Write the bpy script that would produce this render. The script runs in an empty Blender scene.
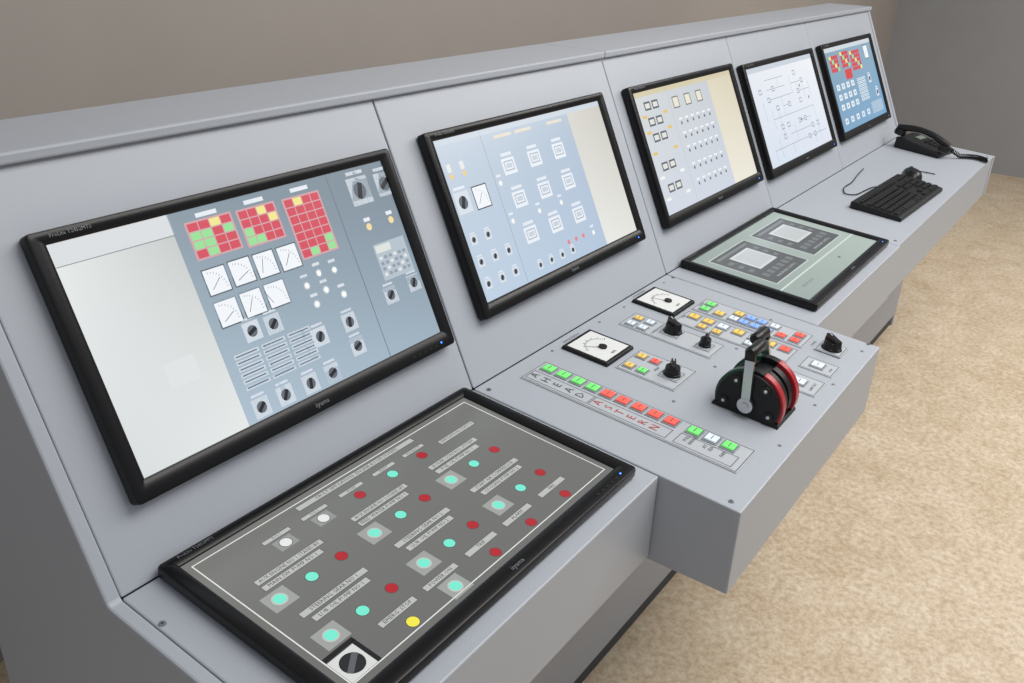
import bpy, bmesh, math, random
from mathutils import Matrix, Vector
random.seed(4)
sc=bpy.context.scene
sc.view_settings.view_transform='Standard'
sc.view_settings.look='None'

# ------------------------------------------------------------------ materials
def lin(c):
    c=c/255.0
    return c/12.92 if c<=0.04045 else ((c+0.055)/1.055)**2.4
def L3(c): return (lin(c[0]),lin(c[1]),lin(c[2]),1.0)
MATS={}
def mat(name,col,rough=0.5,metal=0.0,emit=0.0,noise=0.0,nscale=60,bump=0.0,spec=0.5,ecol=None,coat=0):
    if name in MATS: return MATS[name]
    m=bpy.data.materials.new(name);m.use_nodes=True
    nt=m.node_tree;b=nt.nodes['Principled BSDF']
    b.inputs['Base Color'].default_value=L3(col)
    b.inputs['Roughness'].default_value=rough
    b.inputs['Metallic'].default_value=metal
    b.inputs['Specular IOR Level'].default_value=spec
    if coat: b.inputs['Coat Weight'].default_value=coat
    if emit>0:
        b.inputs['Emission Color'].default_value=L3(ecol or col)
        b.inputs['Emission Strength'].default_value=emit
    if noise>0 or bump>0:
        tc=nt.nodes.new('ShaderNodeTexCoord')
        n=nt.nodes.new('ShaderNodeTexNoise');n.inputs['Scale'].default_value=nscale;n.inputs['Detail'].default_value=5
        nt.links.new(tc.outputs['Object'],n.inputs['Vector'])
        if noise>0:
            r=nt.nodes.new('ShaderNodeValToRGB')
            r.color_ramp.elements[0].position=0.3;r.color_ramp.elements[1].position=0.7
            c=L3(col)
            r.color_ramp.elements[0].color=tuple([v*(1-noise) for v in c[:3]]+[1])
            r.color_ramp.elements[1].color=tuple([min(1,v*(1+noise)) for v in c[:3]]+[1])
            nt.links.new(n.outputs['Fac'],r.inputs[0]);nt.links.new(r.outputs[0],b.inputs['Base Color'])
        if bump>0:
            bp=nt.nodes.new('ShaderNodeBump');bp.inputs['Strength'].default_value=bump;bp.inputs['Distance'].default_value=0.001
            nt.links.new(n.outputs['Fac'],bp.inputs['Height']);nt.links.new(bp.outputs[0],b.inputs['Normal'])
    MATS[name]=m
    return m
M_PAINT=mat('grey_powder_coat',(167,172,180),0.42,noise=0.02,nscale=400,bump=0.05)
M_PAINT2=mat('grey_powder_coat_lower',(158,163,172),0.45,noise=0.02,nscale=300,bump=0.05)
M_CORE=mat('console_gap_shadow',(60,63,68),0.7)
M_BEZEL=mat('black_bezel_plastic',(10,10,12),0.3,spec=0.3)
M_BEZMAT=mat('black_plastic',(16,17,18),0.45,spec=0.35)
M_RUB=mat('black_knob',(12,12,13),0.35,spec=0.4)
M_KEY=mat('key_black',(22,22,24),0.4,spec=0.4)
M_SILVER=mat('brushed_steel',(205,205,207),0.3,metal=1.0)
M_SCREW=mat('screw_steel',(150,152,156),0.35,metal=0.8)
M_PLATE=mat('engraved_plate',(178,183,188),0.45)
M_BFR=mat('button_frame_grey',(140,145,151),0.45)
M_LINE=mat('engraving_dark',(62,66,72),0.6)
M_LRED=mat('engraving_red',(170,60,52),0.6)
M_WHITE=mat('gauge_face_white',(218,220,218),0.5)
M_G=mat('button_green',(110,205,110),0.3,emit=0.42,ecol=(110,225,110))
M_R=mat('button_red',(222,92,80),0.3,emit=0.42,ecol=(240,90,76))
M_Y=mat('button_amber',(220,185,95),0.35,emit=0.3,ecol=(226,185,90))
M_W=mat('button_white',(210,220,230),0.35,emit=0.2,ecol=(215,228,240))
M_B=mat('button_blue',(130,165,235),0.35,emit=0.35,ecol=(125,165,245))
M_DRED=mat('telegraph_red',(165,34,44),0.35)
M_DGRN=mat('telegraph_green',(16,74,54),0.35)
M_LED=mat('power_led_blue',(60,120,255),0.3,emit=3)
M_BTXT=mat('bezel_print',(120,122,126),0.5)
def screen_mat():
    m=bpy.data.materials.new('lcd_screen_image');m.use_nodes=True;nt=m.node_tree;b=nt.nodes['Principled BSDF']
    a=nt.nodes.new('ShaderNodeAttribute');a.attribute_name='Col'
    b.inputs['Base Color'].default_value=(0.012,0.012,0.014,1);b.inputs['Roughness'].default_value=0.22
    b.inputs['Specular IOR Level'].default_value=0.35
    nt.links.new(a.outputs['Color'],b.inputs['Emission Color']);b.inputs['Emission Strength'].default_value=1.04
    return m
M_SCR=screen_mat()

# ------------------------------------------------------------------ builder
TXT={}
def textgeo(s):
    if s in TXT: return TXT[s]
    cu=bpy.data.curves.new('tmp','FONT');cu.body=s;cu.size=1.0;cu.align_x='CENTER';cu.align_y='CENTER';cu.resolution_u=1
    ob=bpy.data.objects.new('tmp',cu);sc.collection.objects.link(ob)
    bpy.context.view_layer.update()
    me=bpy.data.meshes.new_from_object(ob)
    vs=[tuple(v.co) for v in me.vertices];fs=[tuple(p.vertices) for p in me.polygons]
    bpy.data.objects.remove(ob);bpy.data.curves.remove(cu);bpy.data.meshes.remove(me)
    TXT[s]=(vs,fs);return TXT[s]
class MB:
    def __init__(s): s.v=[];s.f=[];s.m=[];s.c=[];s.mats=[]
    def mi(s,m):
        if m not in s.mats: s.mats.append(m)
        return s.mats.index(m)
    def add(s,vs,fs,m,col=(1,1,1,1),vcol=None):
        o=len(s.v);s.v+=[tuple(v) for v in vs];k=s.mi(m)
        for f in fs:
            s.f.append([o+i for i in f]);s.m.append(k)
            s.c.append([vcol[i] for i in f] if vcol else [col]*len(f))
    def box(s,x0,x1,y0,y1,z0,z1,m,M=None,taper=0):
        t=taper
        vs=[(x0,y0,z0),(x1,y0,z0),(x1,y1,z0),(x0,y1,z0),(x0+t,y0+t,z1),(x1-t,y0+t,z1),(x1-t,y1-t,z1),(x0+t,y1-t,z1)]
        if M: vs=[M@Vector(v) for v in vs]
        s.add(vs,[(3,2,1,0),(4,5,6,7),(0,1,5,4),(1,2,6,5),(2,3,7,6),(3,0,4,7)],m)
    def prism(s,prof,x0,x1,m):
        n=len(prof);vs=[(x0,y,z) for y,z in prof]+[(x1,y,z) for y,z in prof]
        s.add(vs,[tuple(range(n)),tuple(range(2*n-1,n-1,-1))]+[(i,i+n,(i+1)%n+n,(i+1)%n) for i in range(n)],m)
    def cyl(s,c,r,h,m,r2=None,seg=24,M=None):
        r2=r if r2 is None else r2;vs=[]
        for k,(rr,z) in enumerate(((r,0),(r2,h))):
            for i in range(seg):
                a=2*math.pi*i/seg;vs.append(Vector((c[0]+rr*math.cos(a),c[1]+rr*math.sin(a),c[2]+z)))
        if M: vs=[M@v for v in vs]
        s.add(vs,[tuple(range(seg-1,-1,-1)),tuple(range(seg,2*seg))]+[(i,(i+1)%seg,(i+1)%seg+seg,i+seg) for i in range(seg)],m)
    def lathe(s,prof,m,M,seg=32,a0=0,a1=2*math.pi):
        full=abs(a1-a0-2*math.pi)<1e-4;ns=seg if full else seg+1;vs=[];fs=[]
        for i in range(ns):
            a=a0+(a1-a0)*i/seg
            for r,z in prof: vs.append(M@Vector((r*math.cos(a),r*math.sin(a),z)))
        n=len(prof)
        for i in range(seg):
            j=(i+1)%ns
            for k in range(n-1): fs.append((i*n+k,j*n+k,j*n+k+1,i*n+k+1))
        s.add(vs,fs,m)
    def tube(s,pts,r,m,seg=10,radii=None):
        pts=[Vector(p) for p in pts];vs=[];fs=[];n=len(pts)
        up=Vector((0,0,1))
        for i,p in enumerate(pts):
            d=(pts[min(i+1,n-1)]-pts[max(i-1,0)]).normalized()
            u=up if abs(d.dot(up))<0.95 else Vector((1,0,0))
            a=d.cross(u).normalized();b=a.cross(d);rr=radii[i] if radii else r
            for k in range(seg):
                t=2*math.pi*k/seg;vs.append(p+a*rr*math.cos(t)+b*rr*math.sin(t))
        for i in range(n-1):
            for k in range(seg):
                fs.append((i*seg+k,i*seg+(k+1)%seg,(i+1)*seg+(k+1)%seg,(i+1)*seg+k))
        fs.append(tuple(range(seg-1,-1,-1)));fs.append(tuple(range((n-1)*seg,n*seg)))
        s.add(vs,fs,m)
    def text(s,t,x,y,z,size,m,col=(1,1,1,1),rot=0,maxw=None):
        vs,fs=textgeo(t)
        if not vs: return
        sx=size
        if maxw:
            w=(max(v[0] for v in vs)-min(v[0] for v in vs))*size
            if w>maxw: sx=size*maxw/w
        c,q=math.cos(rot),math.sin(rot)
        s.add([(x+v[0]*sx*c-v[1]*size*q,y+v[0]*sx*q+v[1]*size*c,z) for v in vs],fs,m,col)
    def obj(s,name,parent=None,M=None,bevel=0,smooth=False,recalc=True,segs=2):
        me=bpy.data.meshes.new(name);me.from_pydata(s.v,[],s.f)
        for m in s.mats: me.materials.append(m)
        me.polygons.foreach_set('material_index',s.m)
        at=me.color_attributes.new('Col','FLOAT_COLOR','CORNER')
        fl=[]
        for cs in s.c:
            for c in cs: fl+=list(c)
        at.data.foreach_set('color',fl)
        if recalc:
            bm=bmesh.new();bm.from_mesh(me);bmesh.ops.recalc_face_normals(bm,faces=bm.faces);bm.to_mesh(me);bm.free()
        ob=bpy.data.objects.new(name,me);sc.collection.objects.link(ob)
        if smooth:
            me.polygons.foreach_set('use_smooth',[True]*len(me.polygons))
            try: me.set_sharp_from_angle(angle=math.radians(35))
            except Exception: pass
        if bevel>0:
            b=ob.modifiers.new('bevel','BEVEL');b.width=bevel;b.segments=segs;b.limit_method='ANGLE';b.angle_limit=math.radians(40)
        if parent: ob.parent=parent
        if M is not None:
            ob.matrix_local=M if not parent else parent.matrix_world.inverted()@M
        return ob
def empty(name,M=None):
    e=bpy.data.objects.new(name,None);e.empty_display_size=0.1;sc.collection.objects.link(e)
    if M is not None: e.matrix_world=M
    bpy.context.view_layer.update()
    return e

# ------------------------------------------------------------------ frames
A_=1.1267;B_=0.07
FS=Matrix.Rotation(A_,4,'X')
FD=Matrix.Rotation(B_,4,'X')
def Sp(v,n=0): return (v*math.cos(A_)-n*math.sin(A_), v*math.sin(A_)+n*math.cos(A_))
def Dp(u,n=0): return (-u*math.cos(B_)-n*math.sin(B_), -u*math.sin(B_)+n*math.cos(B_))
FLOOR=-0.78
UF=0.352;UC=0.482;HC=0.148
X0=0.122;SE=[0.789,1.500,2.165,2.800];X1=3.53

# ------------------------------------------------------------------ console
con=empty('ship_control_console',Matrix.Translation((0,0,0)))
edges=[X0+0.018]+SE+[X1-0.018]
g=0.0014
core=MB()
ct=Sp(0.49,-0.006)
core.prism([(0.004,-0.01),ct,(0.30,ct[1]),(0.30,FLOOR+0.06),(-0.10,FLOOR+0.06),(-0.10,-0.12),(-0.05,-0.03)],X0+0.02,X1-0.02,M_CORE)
core.obj('carcass_core',con)
up=MB()
for a,b in zip(edges[:-1],edges[1:]):
    p0=Sp(0.0);p1=Sp(0.498)
    up.prism([p0,p1,(0.33,p1[1]),(0.33,p1[1]-0.02),Sp(0.46,-0.02),Sp(0.01,-0.02)],a+g,b-g,M_PAINT)
up.obj('slanted_instrument_panels',con,bevel=0.002)
lo=MB()
for a,b in zip(edges[:-1],edges[1:]):
    lo.box(a+g,b-g,-0.14,-0.12,FLOOR+0.05,-0.10,M_PAINT2)
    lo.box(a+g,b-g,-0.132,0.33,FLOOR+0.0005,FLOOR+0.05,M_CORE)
    lo.box(a+g,b-g,0.31,0.33,FLOOR+0.07,0.44,M_PAINT2)
lo.obj('lower_cabinets',con,bevel=0.0015)
dk=MB()
def desk(a,b,u,hc):
    f=Dp(u)
    dk.prism([(0.0,-0.0),f,(f[0],f[1]-hc),(f[0]+0.02,f[1]-hc),(-0.10,f[1]-hc),(-0.02,-0.05)],a+g,b-g,M_PAINT)
desk(edges[0],SE[0],UF,HC);desk(SE[0],SE[1],UC,HC);desk(SE[1],SE[2],UF,HC);desk(SE[2],edges[-1],UF-0.004,HC)
dk.obj('desk_modules',con,bevel=0.0022)
cp=MB()
zc=Sp(0.498)[1]
for a,b in ((X0-0.004,1.4985),(1.5015,X1+0.004)):
    yf=Sp(0.498)[0]-0.010
    cp.prism([(yf,zc),(yf,zc+0.014),(0.372,zc+0.014),(0.372,zc)],a,b,M_PAINT)
cp.obj('top_cap',con,bevel=0.003)
ep=MB()
for a,b in ((X0,X0+0.018),(X1-0.018,X1)):
    f=Dp(UF)
    ep.prism([Sp(0.004,0.004),Sp(0.498,0.004),(0.34,zc),(0.34,FLOOR+0.001),(-0.14,FLOOR+0.001),(-0.14,f[1]-HC),(f[0]-0.001,f[1]-HC),(f[0]-0.001,f[1]+0.0015),Dp(0.006,0.0015)],a,b,M_PAINT)
ep.obj('end_panels',con,bevel=0.003)
scw=MB()
for x,u in ((0.142,0.066),(0.142,0.33),(0.80,0.46),(1.487,0.46),(0.80,0.02),(1.487,0.02),(2.19,0.33),(3.49,0.33)):
    scw.cyl((x+0.006,-u,0),0.0045,0.0012,M_SCREW,seg=16,r2=0.004)
    scw.cyl((x+0.006,-u,0.0011),0.002,0.0003,M_LINE,seg=6)
scw.obj('panel_screws',con,M=FD)

# ------------------------------------------------------------------ canvas for screens
C_=lambda r,g_,b_: L3((r,g_,b_))
class Canvas:
    def __init__(s,w,h): s.w=w;s.h=h;s.b=MB()
    def P(s,u,v,l): return (u*s.w,(1-v)*s.h,l*0.00012)
    def grad(s,u0,v0,u1,v1,cols,l=0):
        n=6;vs=[];vc=[];fs=[]
        for j in range(n+1):
            for i in range(n+1):
                a,b=i/n,j/n;vs.append(s.P(u0+(u1-u0)*a,v0+(v1-v0)*b,l))
                vc.append(tuple(cols[0][k]*(1-a)*(1-b)+cols[1][k]*a*(1-b)+cols[2][k]*a*b+cols[3][k]*(1-a)*b for k in range(4)))
        for j in range(n):
            for i in range(n):
                q=j*(n+1)+i;fs.append((q,q+n+1,q+n+2,q+1))
        s.b.add(vs,fs,M_SCR,vcol=vc)
    def rect(s,u0,v0,u1,v1,c,l=1):
        s.b.add([s.P(u0,v1,l),s.P(u1,v1,l),s.P(u1,v0,l),s.P(u0,v0,l)],[(0,1,2,3)],M_SCR,c)
    def frame(s,u0,v0,u1,v1,c,t=0.003,l=1):
        tv=t*s.w/s.h
        s.rect(u0,v0,u1,v0+tv,c,l);s.rect(u0,v1-tv,u1,v1,c,l);s.rect(u0,v0+tv,u0+t,v1-tv,c,l);s.rect(u1-t,v0+tv,u1,v1-tv,c,l)
    def circ(s,u,v,r,c,l=2,seg=20):
        x,y,z=s.P(u,v,l)
        s.b.add([(x+r*math.cos(2*math.pi*i/seg),y+r*math.sin(2*math.pi*i/seg),z) for i in range(seg)],[tuple(range(seg))],M_SCR,c)
    def line(s,u0,v0,u1,v1,c,t=0.0008,l=3):
        a=Vector(s.P(u0,v0,l));b=Vector(s.P(u1,v1,l));d=(b-a)
        if d.length<1e-6: return
        n=Vector((-d.y,d.x,0)).normalized()*t/2
        s.b.add([a-n,b-n,b+n,a+n],[(0,1,2,3)],M_SCR,c)
    def text(s,t,u,v,size,c,l=3,maxw=None,rot=0):
        x,y,z=s.P(u,v,l);s.b.text(t,x,y,z,size,M_SCR,c,rot,maxw)
    def gauge(s,u,v,sz=0.034,ang=0.8):
        du=sz/2/s.w;dv=sz/2/s.h
        s.rect(u-du,v-dv,u+du,v+dv,C_(70,76,84),1);k=0.9
        s.rect(u-du*k,v-dv*k,u+du*k,v+dv*k,C_(236,240,244),2)
        for i in range(9):
            a=math.pi*(0.0+0.5*i/8)
            cx,cy=u-du*.55,v+dv*.55
            s.line(cx+math.cos(a)*du*1.15,cy-math.sin(a)*dv*1.15,cx+math.cos(a)*du*1.3,cy-math.sin(a)*dv*1.3,C_(90,95,105),0.0006,3)
        s.line(u-du*.55,v+dv*.55,u-du*.55+math.cos(ang)*du*1.1,v+dv*.55-math.sin(ang)*dv*1.1,C_(60,65,70),0.0008,3)
    def knob(s,u,v,sz=0.026,ang=0.7):
        du=sz/2/s.w;dv=sz/2/s.h
        s.rect(u-du,v-dv,u+du,v+dv,C_(212,219,226),1)
        s.circ(u,v,sz*.30,C_(96,104,114),2)
        c,q=math.cos(ang),math.sin(ang)
        s.line(u-du*.6*c,v+dv*.6*q,u+du*.6*c,v-dv*.6*q,C_(28,30,34),sz*.2,3)
        s.rect(u-du*.8,v-dv*1.45,u+du*.8,v-dv*1.2,C_(225,230,238),1)
    def toggle(s,u,v,c=None):
        s.circ(u,v,0.0058,C_(205,212,220),1);s.circ(u,v,0.004,c or C_(245,246,240),2)
        s.rect(u-.012,v-.055,u+.012,v-.04,C_(226,230,238),1)
    def labels(s,u0,v0,u1,v1,n,c,cb):
        for i in range(n):
            a=v0+(v1-v0)*i/n;b=a+(v1-v0)/n*.7
            s.rect(u0,a,u1,b,cb,1);s.rect(u0+.004,(a+b)/2-.003,u1-.006,(a+b)/2+.003,c,2)

W,H=0.575,0.3265
BS,BT,BB=0.020,0.016,0.026
SW,SH=W-2*BS,H-BT-BB
def monitor(name,F,x,y,T,canvas,n0=0.0006):
    M=F@Matrix.Translation((x,y,n0))
    e=empty(name,M)
    b=MB();r=0.006
    def loop(ins,z,rr):
        out=[]
        x0,y0,x1,y1=ins[0],ins[1],W-ins[2],H-ins[3]
        for cx,cy,a0 in ((x1-rr,y1-rr,0),(x0+rr,y1-rr,90),(x0+rr,y0+rr,180),(x1-rr,y0+rr,270)):
            for k in range(5):
                a=math.radians(a0+k*22.5);out.append((cx+rr*math.cos(a),cy+rr*math.sin(a),z))
        return out
    L=[loop((0.003,)*4,0,r),loop((0.0,)*4,0.004,r),loop((0,)*4,T-0.003,r),loop((0.0009,)*4,T-0.0009,r),loop((0.003,)*4,T,r*.8),
       loop((BS-0.005,BB-0.005,BS-0.005,BT-0.005),T-0.0005,0.002),loop((BS,BB,BS,BT),T-0.004,0.0006),loop((BS,BB,BS,BT),T-0.0075,0.0006)]
    n=20;vs=[p for l in L for p in l];fs=[]
    for i in range(len(L)-1):
        for k in range(n): fs.append((i*n+k,i*n+(k+1)%n,(i+1)*n+(k+1)%n,(i+1)*n+k))
    fs.append(tuple(range(n)));fs.append(tuple(range((len(L)-1)*n,len(L)*n)))
    b.add(vs,fs,M_BEZEL)
    b.obj('bezel_housing',e,M,smooth=True)
    d=MB()
    d.text('iiyama',W/2,BB*0.45,T+0.0003,0.010,M_BTXT)
    d.text('ProLite T2452MTS',0.050,H-0.0075,T+0.0003,0.0065,M_BTXT)
    d.cyl((W-0.032,BB*.42,T-0.0003),0.0015,0.0009,M_LED,seg=12)
    for i in range(5): d.box(W-0.10+i*0.013,W-0.094+i*0.013,BB*.3,BB*.42,T-0.0002,T+0.0004,M_KEY)
    d.obj('bezel_markings',e,M,recalc=False)
    canvas.b.obj('lcd_panel',e,M@Matrix.Translation((BS,BB,T-0.0068)),recalc=False)
    return e

def scr1():
    c=Canvas(SW,SH)
    c.grad(0,0,.29,1,[C_(224,228,227),C_(190,194,193),C_(224,228,227),C_(212,216,217)])
    c.rect(0,0,.29,.09,C_(212,216,218),1);c.line(0,.094,.29,.094,C_(130,134,138),.001,2)
    c.rect(.14,.60,.22,.71,C_(218,222,222),1)
    c.grad(.287,0,1,1,[C_(134,150,161),C_(114,129,140),C_(152,169,183),C_(170,188,203)],1)
    c.line(.783,0,.783,1,C_(100,114,126),.0014,2)
    R,G,Y=C_(208,78,92),C_(150,220,150),C_(236,226,140)
    def grid(u0,v0,u1,v1,nc,nr,gs,ys):
        c.rect(u0-.004,v0-.006,u1+.004,v1+.006,C_(205,160,165),2)
        for j in range(nr):
            for i in range(nc):
                col=G if (i,j) in gs else Y if (i,j) in ys else R
                a=u0+(u1-u0)*i/nc;b=v0+(v1-v0)*j/nr
                c.rect(a+.0015,b+.003,a+(u1-u0)/nc-.0015,b+(v1-v0)/nr-.003,col,3)
    grid(.325,.06,.45,.225,4,4,[(0,1),(1,1),(0,2),(1,2),(1,3),(3,1)],[(2,0)])
    grid(.472,.065,.585,.235,4,4,[(0,3),(1,3),(0,2)],[(2,0),(3,1)])
    grid(.617,.07,.737,.37,4,7,[(1,6),(3,5),(3,6)],[(1,0)])
    for u in (.388,.53,.68): c.rect(u-.03,.025,u+.03,.045,C_(225,230,236),3)
    for i,(u,v) in enumerate([(.35,.335),(.425,.332),(.499,.335),(.574,.338),(.348,.487),(.423,.485),(.498,.484)]):
        c.gauge(u,v,.036,[.7,.4,1.2,.9,.5,1.0,2.0][i]);
    for u,v in [(.646,.46),(.700,.47),(.595,.497),(.650,.55),(.702,.603),(.605,.60)]: c.toggle(u,v)
    for i,(u,v) in enumerate([(.391,.605),(.456,.610),(.578,.754),(.688,.745),(.686,.875),(.338,.945),(.415,.942),(.498,.945),(.575,.945),(.864,.700),(.965,.685)]): c.knob(u,v,.026,.4+.3*(i%4))
    for k in range(3): c.labels(.316+.083*k,.68,.39+.083*k,.86,6,C_(96,110,125),C_(210,218,227))
    c.knob(.885,.125,.042,1.2);c.knob(.985,.125,.036,.6)
    for u in (.872,.962): c.rect(u-.012,.27,u+.012,.29,C_(225,230,236),2);c.circ(u,.32,.0055,C_(240,214,158),2)
    c.rect(.86,.42,.985,.62,C_(176,188,198),2)
    c.rect(.865,.43,.925,.47,C_(214,222,214),3)
    for j in range(4):
        for i in range(6): c.rect(.868+i*.019,.49+j*.03,.880+i*.019,.507+j*.03,C_(140,152,164) if (i+j)%3 else C_(222,224,224),3)
    return c
def scr2():
    c=Canvas(SW,SH)
    c.grad(0,0,1,1,[C_(190,202,214),C_(170,186,204),C_(172,190,212),C_(186,204,222)])
    c.grad(.765,0,1,1,[C_(206,204,196),C_(196,194,186),C_(222,222,216),C_(228,228,224)],1)
    c.line(.235,0,.235,1,C_(142,158,176),.0012,2)
    c.rect(0,0,1,.035,C_(196,206,216),2);
    for u in (.3,.42,.62): c.rect(u,.055,u+.1,.075,C_(222,214,198),2)
    for v in (.26,.48,.72):
        for u in (.335,.489,.645):
            c.rect(u-.036,v-.05,u+.036,v+.055,C_(228,234,240),2);c.frame(u-.026,v-.033,u+.026,v+.033,C_(168,178,190),.004,3)
            c.rect(u-.016,v-.015,u+.016,v+.015,C_(196,206,216),3);c.rect(u-.03,v-.085,u+.03,v-.065,C_(222,228,236),2)
    c.knob(.05,.39,.038,1.1);c.gauge(.145,.39,.042,.9)
    for u in (.035,.10): c.circ(u,.225,.0045,C_(240,200,120),2);c.rect(u-.01,.15,u+.01,.2,C_(226,226,224),2)
    for j,v in enumerate((.62,.76,.90)):
        for i,u in enumerate((.04,.115,.19)): 
            if (i,j)!=(2,0): c.knob(u,v,.017,.8)
    for u in (.33,.40,.47,.54): c.knob(u,.93,.015,.8)
    for u in (.53,.58,.63): c.circ(u,.87,.0045,C_(224,130,130),2)
    for u,v in ((.26,.6),(.26,.35),(.56,.6),(.42,.6),(.7,.88)): c.toggle(u,v)
    return c
def scr3():
    c=Canvas(SW,SH)
    c.grad(0,0,1,1,[C_(206,210,212),C_(190,196,202),C_(198,206,218),C_(206,212,222)])
    c.grad(.725,0,1,1,[C_(216,208,184),C_(210,202,178),C_(228,224,210),C_(230,226,212)],1)
    c.rect(0,0,1,.04,C_(208,198,166),2);c.line(.30,0,.30,1,C_(168,176,186),.0012,2)
    for u in (.36,.48,.60):
        c.rect(u-.03,.10,u+.03,.2,C_(110,112,110),2);c.rect(u-.024,.11,u+.024,.19,C_(228,224,206),3)
    for v in (.12,.25,.38,.62,.80): 
        for u in (.10,.17): c.rect(u-.028,v-.035,u+.028,v+.035,C_(90,98,108),2);c.rect(u-.02,v-.02,u+.02,v+.02,C_(220,220,210),3)
    for v in (.2,.33,.5,.7,.88):
        for u in (.05,.24): c.rect(u-.02,v-.012,u+.02,v+.012,C_(224,190,110) if v<.6 else C_(236,238,236),2)
    for v in (.33,.45,.57,.72,.86):
        for u in (.36,.42,.48,.54,.60,.66): c.circ(u,v,.004,C_(100,106,114),2);c.rect(u-.016,v-.045,u+.016,v-.03,C_(238,240,242),2)
    return c
def scr4():
    c=Canvas(SW,SH);random.seed(7)
    c.grad(0,0,1,1,[C_(224,228,234),C_(232,236,240),C_(216,222,234),C_(208,218,232)])
    c.rect(0,0,1,.05,C_(196,204,214),1)
    pts=[(.12+.09*i,.15+.1*j) for i in range(9) for j in range(8)]
    for k in range(56):
        u,v=random.choice(pts);d=random.choice([(.09,0),(.18,0),(0,.1),(0,.2),(.27,0)])
        c.line(u,v,min(u+d[0],.95),min(v+d[1],.95),C_(132,142,158),.0013,2)
    for k in range(24):
        u,v=random.choice(pts);c.frame(u-.02,v-.025,u+.02,v+.025,C_(124,134,152),.004,3)
    for u,v in ((.7,.3),(.8,.45),(.6,.65)): c.circ(u,v,.005,C_(120,130,150),3)
    return c
def scr5():
    c=Canvas(SW,SH)
    c.grad(0,0,1,1,[C_(128,158,176),C_(136,166,186),C_(112,160,196),C_(116,158,190)])
    c.rect(0,0,1,.05,C_(200,210,216),1)
    for u0,v0,n,m in ((.08,.10,4,4),(.30,.08,4,4),(.50,.10,5,5)):
        for i in range(n):
            for j in range(m): c.rect(u0+i*.042,v0+j*.05,u0+i*.042+.038,v0+j*.05+.044,C_(208,52,58) if (i*3+j*2)%5 else (C_(150,214,140) if i%2 else C_(236,220,120)),2)
    c.rect(.32,.30,.46,.42,C_(208,60,58),2)
    c.gauge(.86,.16,.05)
    for v in (.48,.60,.72):
        for u in (.12,.22,.32,.42): c.rect(u-.03,v-.035,u+.03,v+.035,C_(220,230,238),2);c.circ(u,v,.004,C_(90,110,130),3)
    for u in (.12,.24,.36,.48,.60): c.rect(u-.03,.855,u+.03,.925,C_(214,226,236),2);c.circ(u,.89,.004,C_(60,80,100),3)
    c.knob(.8,.5,.03);c.knob(.9,.7,.03)
    c.labels(.52,.45,.70,.75,7,C_(90,120,150),C_(214,226,236));c.labels(.70,.80,.95,.95,5,C_(90,120,150),C_(200,216,230))
    return c
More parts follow.
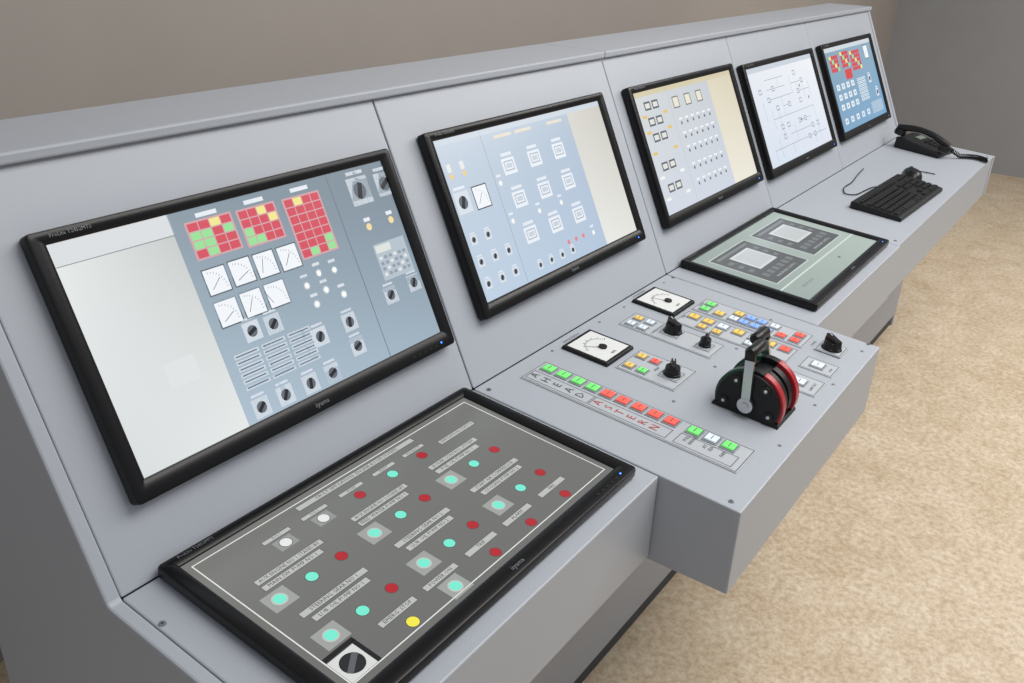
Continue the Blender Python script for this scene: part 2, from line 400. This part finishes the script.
def scrA():
    c=Canvas(SW,SH)
    U=lambda x:(x-.2118)/SW
    V=lambda u:(u-.0102)/SH
    c.grad(0,0,1,1,[C_(118,119,115),C_(113,114,110),C_(108,109,106),C_(104,105,102)])
    c.frame(U(.222),V(.019),U(.737),V(.284),C_(230,232,226),.0028,1)
    red,grn,wht,yel=C_(176,30,40),C_(118,232,206),C_(226,228,226),C_(242,230,70)
    def lamp(x,u,col,panel=False):
        if panel:
            c.rect(U(x-.017),V(u-.015),U(x+.017),V(u+.015),C_(156,159,155),1)
            c.circ(U(x),V(u),.0098,C_(188,194,188),2)
        else: c.circ(U(x),V(u),.0086,C_(76,78,76),2)
        c.circ(U(x),V(u),.0077,col,3,24)
    def lab(x0,x1,u,t,h=.0085):
        c.rect(U(x0),V(u-h/2-.001),U(x1),V(u+h/2+.001),C_(92,94,92),1)
        c.rect(U(x0+.001),V(u-h/2),U(x1-.001),V(u+h/2),C_(184,186,182),2)
        c.text(t,U((x0+x1)/2),V(u),h*.9,C_(56,57,56),3,maxw=(x1-x0)*.90)
    lab(.375,.600,.030,'FAULT SIMULATION  ENGINE ROOM SYSTEMS')
    for x,col in ((.324,wht),(.387,wht)):
        c.rect(U(x-.014),V(.057),U(x+.014),V(.077),C_(144,147,144),1)
    for x,col in ((.324,wht),(.387,wht),(.453,red),(.517,grn),(.579,red)): lamp(x,.067,col)
    for x,t in ((.324,'D/G 1'),(.387,'D/G 2'),(.453,'SHORE'),(.517,'READY'),(.579,'BLACKOUT')): lab(x-.022,x+.022,.050,t,.006)
    lab(.62,.70,.066,'SIMULATION STATUS')
    for u,s in ((.135,0),(.218,1)):
        for x,y,z in ((.255,.304,.352),(.410,.459,.507),(.563,.615,.664)):
            lamp(x,u,grn,True);lamp(y,u,grn);lamp(z,u,red)
    nm=[['AUX ENGINE NO 1 STAND-BY','MAIN SW. PUMP NO 1'],['AUX ENGINE NO 2 STAND-BY','FEED WATER PUMP NO 1'],['BOILER CONTROL SYSTEM','FUEL OIL PUMP NO 1']]
    nn=[['STEERING GEAR NO 1','LUB. OIL PUMP NO 1'],['STEERING GEAR NO 2','LUB. OIL PUMP NO 2'],['START AIR COMPRESSOR','COOLING PUMP NO 2']]
    for k,(a,b) in enumerate(((.252,.356),(.408,.512),(.561,.668))):
        lab(a,b,.097,nm[k][0]);lab(a,b-.012,.110,nm[k][1])
        lab(a,b,.173,nn[k][0]);lab(a+.006,b-.010,.187,nn[k][1])
    for x,col,p in ((.329,yel,0),(.405,grn,1),(.485,red,0),(.564,red,0),(.647,red,0)):
        lamp(x,.272,col,bool(p))
    for x,t in ((.329,'EMERG. STOP'),(.405,'POWER ON'),(.485,'TRIP'),(.564,'ALARM'),(.647,'FIRE')): lab(x-.03,x+.03,.249,t)
    c.rect(U(.224),V(.244),U(.262),V(.282),C_(212,214,212),2)
    c.circ(U(.243),V(.263),.0145,C_(30,31,32),3,28)
    x,y=U(.243),V(.263)
    c.line(x-.022,y+.03,x+.022,y-.03,C_(90,92,94),.007,4)
    c.rect(U(.224),V(.236),U(.268),V(.243),C_(16,16,16),2);c.rect(U(.262),V(.240),U(.268),V(.282),C_(16,16,16),2)
    return c
def scrB():
    c=Canvas(SW,SH)
    c.grad(0,0,1,1,[C_(150,163,158),C_(170,183,177),C_(174,187,179),C_(152,166,160)])
    for u0 in (.08,.55):
        c.rect(u0-.006,.10,u0+.386,.70,C_(196,208,201),1)
        c.rect(u0,.11,u0+.38,.69,C_(92,96,98),2)
        c.rect(u0+.03,.14,u0+.35,.17,C_(126,131,132),3)
        c.rect(u0+.10,.20,u0+.30,.48,C_(206,212,211),3);c.rect(u0+.115,.225,u0+.285,.455,C_(190,196,196),4)
        for i in range(3):
            c.rect(u0+.03,.24+i*.09,u0+.07,.28+i*.09,C_(118,124,124),3);c.rect(u0+.32,.24+i*.09,u0+.35,.28+i*.09,C_(118,124,124),3)
        for i in range(6): c.rect(u0+.04+i*.055,.53,u0+.075+i*.055,.59,C_(118,124,124),3)
        c.text('MAIN ENGINE CONTROL',u0+.19,.64,.010,C_(180,188,184),3)
    c.rect(0,.76,1,.775,C_(208,218,212),2)
    c.circ(.62,.87,.004,C_(40,60,55),3)
    c.text('PROPULSION',.2,.87,.011,C_(96,105,100),3)
    return c
TM=0.021
for nme,x,v,f in (('computer_monitor',.1905,.0892,scr1),('computer_monitor.001',.8533,.0982,scr2),('computer_monitor.002',1.5357,.0945,scr3),('computer_monitor.003',2.1717,.0834,scr4),('computer_monitor.004',2.8305,.0848,scr5)):
    monitor(nme,FS,x,v,TM,f())
for nme,x,u,f in (('touchscreen_monitor',.1860,.0008,scrA),('touchscreen_monitor.001',1.5590,.0015,scrB)):
    monitor(nme,FD,x,-u-H,0.018,f())

# ------------------------------------------------------------------ control panel fittings
pf=MB();tx=MB()
def outline(x0,x1,u0,u1,m=M_LINE,t=.0012,z=.0021):
    tx.add([(x0,-u1,z),(x1,-u1,z),(x1,-u1+t,z),(x0,-u1+t,z)],[(0,1,2,3)],m);tx.add([(x0,-u0-t,z),(x1,-u0-t,z),(x1,-u0,z),(x0,-u0,z)],[(0,1,2,3)],m)
    tx.add([(x0,-u1,z),(x0+t,-u1,z),(x0+t,-u0,z),(x0,-u0,z)],[(0,1,2,3)],m);tx.add([(x1-t,-u1,z),(x1,-u1,z),(x1,-u0,z),(x1-t,-u0,z)],[(0,1,2,3)],m)
def plate(x0,x1,u0,u1,h=.0018):
    pf.box(x0,x1,-u1,-u0,0,h,M_PLATE);outline(x0+.002,x1-.002,u0+.002,u1-.002)
def button(x,u,m,s=.021,sy=None):
    sy=sy or s
    pf.box(x-s/2-.003,x+s/2+.003,-u-sy/2-.003,-u+sy/2+.003,.0010,.0035,M_BFR)
    pf.box(x-s/2-.0008,x+s/2+.0008,-u-sy/2-.0008,-u+sy/2+.0008,.003,.0039,M_LINE)
    pf.box(x-s/2,x+s/2,-u-sy/2,-u+sy/2,.003,.0062,m,taper=.001)
    tx.add([(x-s*.3,-u-.001,.0065),(x+s*.3,-u-.001,.0065),(x+s*.3,-u+.0003,.0065),(x-s*.3,-u+.0003,.0065)],[(0,1,2,3)],M_LINE)
def knob(x,u,ang,s=.044,r=.0145):
    pf.box(x-s/2,x+s/2,-u-s/2,-u+s/2,.0012,.004,M_PLATE);outline(x-s/2+.002,x+s/2-.002,u-s/2+.002,u+s/2-.002,z=.0042)
    pf.cyl((x,-u,.004),r*1.15,.004,M_RUB,r2=r*1.05);pf.cyl((x,-u,.008),r,.012,M_RUB,r2=r*.92)
    M=Matrix.Translation((x,-u,.018))@Matrix.Rotation(ang,4,'Z')
    pf.box(-r*1.2,r*1.2,-r*.36,r*.36,-.004,.010,M_RUB,M,taper=.0012)
    tx.add([M@Vector(p) for p in ((r*.4,-.0007,.0104),(r*1.05,-.0007,.0104),(r*1.05,.0007,.0104),(r*.4,.0007,.0104))],[(0,1,2,3)],M_WHITE)
def bigauge(x,u,ang,s=.100):
    h=s/2
    pf.box(x-h,x+h,-u-h,-u+h,.0005,.007,M_RUB,taper=.002)
    pf.box(x-h+.008,x+h-.008,-u-h+.008,-u+h-.008,.006,.0075,M_WHITE)
    cx,cy=x,-u-.010;z=.0079
    for i in range(19):
        a=math.radians(25+130*i/18);r0=.031;r1=.035 if i%3 else .038
        d=Vector((math.cos(a),math.sin(a),0));n=Vector((-d.y,d.x,0))*.0005
        tx.add([Vector((cx,cy,z))+d*r0-n,Vector((cx,cy,z))+d*r1-n,Vector((cx,cy,z))+d*r1+n,Vector((cx,cy,z))+d*r0+n],[(0,1,2,3)],M_LINE)
    d=Vector((math.cos(ang),math.sin(ang),0));n=Vector((-d.y,d.x,0))*.0012
    tx.add([Vector((cx,cy,z))-n,Vector((cx,cy,z))+d*.034-n*.3,Vector((cx,cy,z))+d*.034+n*.3,Vector((cx,cy,z))+n],[(0,1,2,3)],M_RUB)
    pf.cyl((cx,cy,.0075),.008,.004,M_RUB,seg=24);tx.text('RPM',x,-u-.034,z,.008,M_LINE)
plate(.876,.956,.034,.438)
for i in range(12):
    u=.056+.0302*i+(.012 if i>8 else 0)
    button(.935,u,M_G if i<4 or i in (9,11) else M_W if i==10 else M_R)
for i,ch in enumerate('AHEAD'): tx.text(ch,.900,-.050-.0235*i,.0022,.022,M_LINE)
for i,ch in enumerate('ASTERN'): tx.text(ch,.900,-.178-.0215*i,.0022,.022,M_LRED)
for u,a,b in ((.342,'FULL','AWAY'),(.374,'AT','SEA'),(.405,'FWE','')): tx.text(a,.908,-u+.003,.0022,.009,M_LINE);tx.text(b,.908,-u-.007,.0022,.009,M_LINE)
outline(.884,.915,.033+.007,.165);outline(.884,.915,.167,.312);outline(.884,.918,.325,.425)
bigauge(1.069,.076,2.3);bigauge(1.352,.068,1.9)
plate(1.030,1.125,.136,.255);button(1.052,.153,M_Y,.016);button(1.052,.18,M_G,.016);button(1.100,.153,M_Y,.016);button(1.100,.181,M_R,.016);knob(1.078,.226,.5,.040)
plate(1.190,1.262,.050,.250);button(1.208,.070,M_W,.016);button(1.208,.096,M_W,.016);button(1.240,.070,M_Y,.016);button(1.240,.096,M_W,.016);knob(1.236,.148,.9,.042,.017);knob(1.228,.221,.2,.034,.011)
plate(1.285,1.355,.125,.365)
for i,(u,m) in enumerate(((.148,M_Y),(.180,M_Y),(.212,M_W),(.246,M_Y),(.280,M_W),(.312,M_Y),(.343,M_R))): button(1.334,u,m,.020)
for i,(u,m) in enumerate(((.180,M_Y),(.212,M_Y),(.280,M_W))): button(1.303,u,m,.016)
plate(1.368,1.442,.125,.365)
for i,(u,m) in enumerate(((.148,M_G),(.180,M_Y),(.212,M_W),(.234,M_B),(.258,M_B),(.284,M_B),(.343,M_R),(.314,M_R))): button(1.388,u,m,.018)
for i,(u,m) in enumerate(((.148,M_G),(.212,M_Y),(.238,M_B),(.262,M_B),(.343,M_R),(.290,M_W))): button(1.418,u,m,.018)
plate(1.195,1.262,.385,.450);button(1.228,.410,M_W,.022)
plate(1.290,1.345,.385,.450);button(1.317,.414,M_W,.022)
knob(1.408,.411,.8,.052,.018)
pf.cyl((1.215,-.330,0),.015,.006,M_BFR,seg=24);pf.cyl((1.215,-.330,.006),.008,.008,M_RUB,seg=20);pf.cyl((1.215,-.330,.013),.0135,.008,M_DRED,r2=.0115,seg=28)
for x in (1.0,1.17,1.27,1.45):
    for u in (.02,.27,.46): pf.cyl((x,-u,0),.003,.0012,M_SCREW,seg=12)
for x,u,t in ((1.069,.018,'RPM INDICATOR'),(1.352,.010,'RUDDER ANGLE'),(1.078,.196,'SPEED'),(1.226,.120,'CONTROL MODE'),(1.32,.132,'PUMP'),(1.405,.132,'ALARM'),(1.228,.436,'LAMP TEST'),(1.317,.440,'STOP'),(1.408,.376,'DIMMER')):
    tx.text(t,x,-u,.0022,.007,M_LINE)
pf.obj('push_button_and_knob_fittings',con,M=FD,bevel=.0006,segs=1)
tx.obj('panel_engravings',con,M=FD,recalc=False)

# ------------------------------------------------------------------ throttle lever (engine telegraph)
MT=FD@Matrix.Translation((1.086,-.380,.0006))
th=empty('engine_telegraph_lever',MT)
b=MB()
RY=Matrix.Rotation(math.radians(90),4,'Y')   # local z -> +X
R=.057;ZC=.025
b.box(-.044,.044,-.060,.060,0,.006,M_BEZMAT,taper=.002)
def sideplate(x0,x1,r):
    a0=-math.asin((ZC-.005)/r)
    n=32
    pts=[(r*math.cos(a0+(math.pi-2*a0)*i/n),ZC+r*math.sin(a0+(math.pi-2*a0)*i/n)) for i in range(n+1)]
    b.prism(pts,x0,x1,M_BEZMAT)
sideplate(-.044,-.036,R-.002);sideplate(.036,.044,R-.002);sideplate(-.036,.036,R-.008)
def rim(x0,x1,a0,a1,m,r):
    n=16;vs=[];fs=[]
    for i in range(n+1):
        a=a0+(a1-a0)*i/n
        for x,rr in ((x0,r*.6),(x0,r),(x1,r),(x1,r*.6)): vs.append((x,rr*math.cos(a),ZC+rr*math.sin(a)))
    for i in range(n):
        for k in range(4): fs.append((i*4+k,i*4+(k+1)%4,(i+1)*4+(k+1)%4,(i+1)*4+k))
    fs+= [(0,1,2,3),(n*4,n*4+1,n*4+2,n*4+3)]
    b.add(vs,fs,m)
rd=math.radians
for x0,x1 in ((-.038,-.024),(.024,.038)):
    rim(x0,x1,-.30,rd(75),M_DGRN,R+.003);rim(x0,x1,rd(105),math.pi+.30,M_DRED,R+.003);rim(x0,x1,rd(75),rd(105),M_BEZMAT,R+.003)
for x0,x1 in ((-.020,-.004),(.004,.020)):
    rim(x0,x1,-.2,rd(75),M_BEZMAT,R-.002);rim(x0,x1,rd(105),math.pi+.2,M_BEZMAT,R-.002)
ML=lambda y,z:Matrix.Translation((-.044,y,z))@Matrix.Rotation(math.radians(-90),4,'Y')
for y,z in ((-.040,.016),(.040,.016),(-.026,.060),(.026,.060)):
    b.cyl((0,0,0),.0085,.0025,M_RUB,seg=20,M=ML(y,z));b.cyl((0,0,.002),.0035,.002,M_SILVER,seg=6,M=ML(y,z))
b.obj('quadrant_housing',th,MT,bevel=.001,segs=2)
b=MB()
def lever(xs,ang,h0):
    Ml=Matrix.Translation((xs,0,ZC))@Matrix.Rotation(ang,4,'X')
    b.cyl((0,0,-.004),.0135,.008,M_SILVER,M=Ml@RY)
    b.cyl((0,0,-.0065),.006,.013,M_SILVER,M=Ml@RY)
    b.box(-.0032,.0032,-.0075,.0075,0,.088,M_SILVER,Ml)
    b.box(-.0042,.0042,-.0085,.0085,.082,.096,M_RUB,Ml)
    Mh=Ml@Matrix.Translation((h0,0,.095))@RY
    b.lathe([(0,0),(.008,0.001),(.0108,.006),(.0095,.02),(.0108,.042),(.009,.050),(0,.051)],M_RUB,Mh,seg=20)
lever(-.050,rd(-7),-.006)
lever(.050,rd(-17),-.045)
b.obj('lever_arms_and_grips',th,MT,smooth=True)

# ------------------------------------------------------------------ keyboard
MK=FD@Matrix.Translation((2.60,-.232,.0006))@Matrix.Rotation(math.radians(-2),4,'Z')
kb=empty('computer_keyboard',MK)
b=MB();kw,kd=.225,.075
b.prism([(-kd,.0),(-kd,.011),(-kd+.008,.014),(kd-.01,.022),(kd,.020),(kd,.0)],-kw,kw,M_BEZMAT)
b.obj('keyboard_body',kb,MK,bevel=.003)
b=MB()
slope=math.atan2(.008,2*kd-.018)
Mk=Matrix.Translation((0,-kd+.008,.0142))@Matrix.Rotation(slope,4,'X')
def row(y,xs,w,d=.0155):
    for x in xs: b.box(x,x+w,y,y+d,0,.0055,M_KEY,Mk,taper=.0018)
for j,y in enumerate((.006,.026,.045,.064,.083)):
    if j==0:
        for x,w in ((-.218,.025),(-.190,.02),(-.167,.02),(-.144,.108),(-.033,.02),(-.010,.022),(.015,.025)): b.box(x,x+w,y,y+.0155,0,.0055,M_KEY,Mk,taper=.0018)
    else: row(y,[-.218+.0190*i for i in range(14)],.0172)
    row(y,[.137+.019*i for i in range(4)],.0172)
row(.109,[-.218+.0215*i for i in range(15)],.0172,d=.012)
for y in (.064,.083,.006): row(y,[.066+.019*i+.004 for i in range(3)],.0165)
row(.026,[.089],.0165)
row(.109,[.137+.019*i for i in range(4)],.0172,d=.008)
b.obj('keycaps',kb,MK)
def smoothpath(p,n=6):
    P=[Vector(q) for q in p];P=[P[0]]+P+[P[-1]];o=[]
    for i in range(1,len(P)-2):
        for k in range(n):
            t=k/n;a,b_,c,d=P[i-1],P[i],P[i+1],P[i+2]
            o.append(.5*((2*b_)+(c-a)*t+(2*a-5*b_+4*c-d)*t*t+(3*b_-a-3*c+d)*t**3))
    o.append(P[-2]);return o
b=MB()
b.tube(smoothpath([(.06,.074,.010),(.04,.095,.004),(-.02,.10,.003),(-.08,.105,.003),(-.10,.13,.003),(-.04,.155,.003),(.05,.16,.003),(.14,.175,.003),(.25,.19,.003)]),.0018,M_RUB,seg=8)
b.obj('keyboard_cable',kb,MK,smooth=True)

# ------------------------------------------------------------------ mouse
MM=FD@Matrix.Translation((2.885,-.200,.0006))@Matrix.Rotation(math.radians(-65),4,'Z')
ms=empty('computer_mouse',MM)
b=MB();vs=[];fs=[];nu,nv=20,9
for j in range(nv):
    t=j/(nv-1)*math.pi/2
    for i in range(nu):
        a=2*math.pi*i/nu
        x=.032*math.cos(a)*(1-.10*math.sin(a))*max(0,math.cos(t))**.6;y=.058*math.sin(a)*max(0,math.cos(t))**.6;z=.036*math.sin(t)*(1-.18*math.sin(a)*math.cos(t))
        vs.append((x,y,z))
for j in range(nv-1):
    for i in range(nu): fs.append((j*nu+i,j*nu+(i+1)%nu,(j+1)*nu+(i+1)%nu,(j+1)*nu+i))
fs.append(tuple(range(nu)))
b.add(vs,fs,M_RUB)
b.cyl((0,0,-.004),.009,.008,M_KEY,M=Matrix.Translation((0,.030,.026))@RY,seg=18)
b.obj('mouse_body',ms,MM,smooth=True)
b=MB();b.tube(smoothpath([(0,.056,.008),(.01,.08,.003),(.03,.10,.003),(.06,.11,.003),(.10,.10,.003)]),.0018,M_RUB,seg=8);b.obj('mouse_cable',ms,MM,smooth=True)

# ------------------------------------------------------------------ telephone
MP=FD@Matrix.Translation((3.36,-.130,.0006))@Matrix.Rotation(math.radians(-8),4,'Z')
tp=empty('desk_telephone',MP)
b=MB()
b.prism([(-.085,0),(-.085,.014),(-.072,.019),(.06,.040),(.085,.038),(.085,0)],-.078,.078,M_BEZMAT)
b.obj('phone_base',tp,MP,bevel=.005)
b=MB();sl=math.atan2(.021,.132)
Mb=Matrix.Translation((0,-.072,.0195))@Matrix.Rotation(sl,4,'X')
for i in range(3):
    for j in range(4): b.box(-.008+i*.022,.008+i*.022,.012+j*.018,.024+j*.018,0,.004,M_KEY,Mb,taper=.001)
b.box(-.008,.052,.092,.115,0,.003,mat('phone_display',(120,130,120),.2),Mb)
for i in range(5): b.box(.061,.068,.014+i*.016,.024+i*.016,0,.003,M_SILVER,Mb)
b.obj('phone_keypad',tp,MP,bevel=.0008)
b=MB()
pts=[];rad=[]
for i in range(15):
    t=i/14;y=-.100+.195*t
    pts.append((-.052,y,.046+.020*math.sin(math.pi*t)+.022*t));rad.append(.010+.003*abs(2*t-1))
b.tube(pts,.012,M_RUB,seg=14,radii=rad)
for y,z in ((-.088,.036),(.084,.056)):
    b.lathe([(0,-.012),(.020,-.010),(.022,0),(.018,.010),(0,.015)],M_RUB,Matrix.Translation((-.052,y,z))@Matrix.Rotation(sl,4,'X'),seg=20)
b.obj('handset',tp,MP,smooth=True)
b=MB();pts=[]
for i in range(240):
    t=i/239;a=t*2*math.pi*30
    cx=-.052+.05*math.sin(math.pi*t)+.10*t;cy=-.100-.115*t;cz=.040-.030*min(1,t*4)
    pts.append((cx+.0075*math.cos(a),cy+.001*math.cos(a),cz+.0075*math.sin(a)))
b.tube(pts,.0022,M_RUB,seg=6);b.obj('coiled_cord',tp,MP,smooth=True)

# ------------------------------------------------------------------ room
def floor_mat():
    m=bpy.data.materials.new('speckled_vinyl_floor');m.use_nodes=True;nt=m.node_tree;b=nt.nodes['Principled BSDF']
    tc=nt.nodes.new('ShaderNodeTexCoord')
    n1=nt.nodes.new('ShaderNodeTexNoise');n1.inputs['Scale'].default_value=9;n1.inputs['Detail'].default_value=8;n1.inputs['Roughness'].default_value=.75;n1.inputs['Distortion'].default_value=.4
    n2=nt.nodes.new('ShaderNodeTexNoise');n2.inputs['Scale'].default_value=60;n2.inputs['Detail'].default_value=5;n2.inputs['Roughness'].default_value=.7
    for n in (n1,n2): nt.links.new(tc.outputs['Object'],n.inputs['Vector'])
    r1=nt.nodes.new('ShaderNodeValToRGB');e=r1.color_ramp.elements
    e[0].position=.32;e[0].color=L3((197,178,150));e[1].position=.68;e[1].color=L3((224,211,190))
    q=r1.color_ramp.elements.new(.5);q.color=L3((212,196,171))
    r2=nt.nodes.new('ShaderNodeValToRGB');e=r2.color_ramp.elements
    e[0].position=.34;e[0].color=L3((212,198,182));e[1].position=.6;e[1].color=(1,1,1,1)
    mx=nt.nodes.new('ShaderNodeMix');mx.data_type='RGBA';mx.blend_type='MULTIPLY';mx.inputs[0].default_value=.85
    nt.links.new(n1.outputs['Fac'],r1.inputs[0]);nt.links.new(n2.outputs['Fac'],r2.inputs[0])
    nt.links.new(r1.outputs[0],mx.inputs[6]);nt.links.new(r2.outputs[0],mx.inputs[7]);nt.links.new(mx.outputs[2],b.inputs['Base Color'])
    b.inputs['Roughness'].default_value=.5
    return m
fm=floor_mat();wm=mat('wall_paint_taupe',(162,154,147),.8,noise=.02,nscale=6);wm2=mat('wall_paint_grey',(148,149,152),.8,noise=.02,nscale=6)
def plainbox(name,x0,x1,y0,y1,z0,z1,m):
    b=MB();cx,cy,cz=(x0+x1)/2,(y0+y1)/2,(z0+z1)/2
    b.box(x0-cx,x1-cx,y0-cy,y1-cy,z0-cz,z1-cz,m);return b.obj(name,None,Matrix.Translation((cx,cy,cz)))
plainbox('floor',-3,6.81,-5,.9,FLOOR-.1,FLOOR,fm)
plainbox('wall_back',-3,6.91,.9,1.0,FLOOR,2.0,wm)
plainbox('wall_right',6.81,6.91,-5,.9,FLOOR,2.0,wm2)

# ------------------------------------------------------------------ light
w=bpy.data.worlds.new('World');sc.world=w;w.use_nodes=True
w.node_tree.nodes['Background'].inputs[0].default_value=(.9,.94,1,1);w.node_tree.nodes['Background'].inputs[1].default_value=.43
def area(name,loc,rot,sx,sy,e,col):
    l=bpy.data.lights.new(name,'AREA');l.shape='RECTANGLE';l.size=sx;l.size_y=sy;l.energy=e;l.color=col
    o=bpy.data.objects.new(name,l);o.location=loc;o.rotation_euler=rot;sc.collection.objects.link(o)
area('ceiling_light_panel',(1.5,-1.1,1.95),(math.radians(12),0,0),2.2,1.2,50,(1,.97,.93))
area('ceiling_light_panel.001',(4.2,-1.6,1.95),(0,0,0),2.2,1.4,68,(1,.96,.9))

# ------------------------------------------------------------------ camera
cd=bpy.data.cameras.new('camera');cam=bpy.data.objects.new('camera',cd);sc.collection.objects.link(cam)
Rm=Matrix(((0.58509,0.32763,-0.74184),(-0.81014,0.27741,-0.51644),(0.03659,0.90316,0.42774)))
cam.matrix_world=Matrix.Translation((-0.2522,-0.8,0.7119))@Rm.to_4x4()
cd.sensor_width=36;cd.lens=888.144/1024*36;cd.clip_start=.02
sc.camera=cam
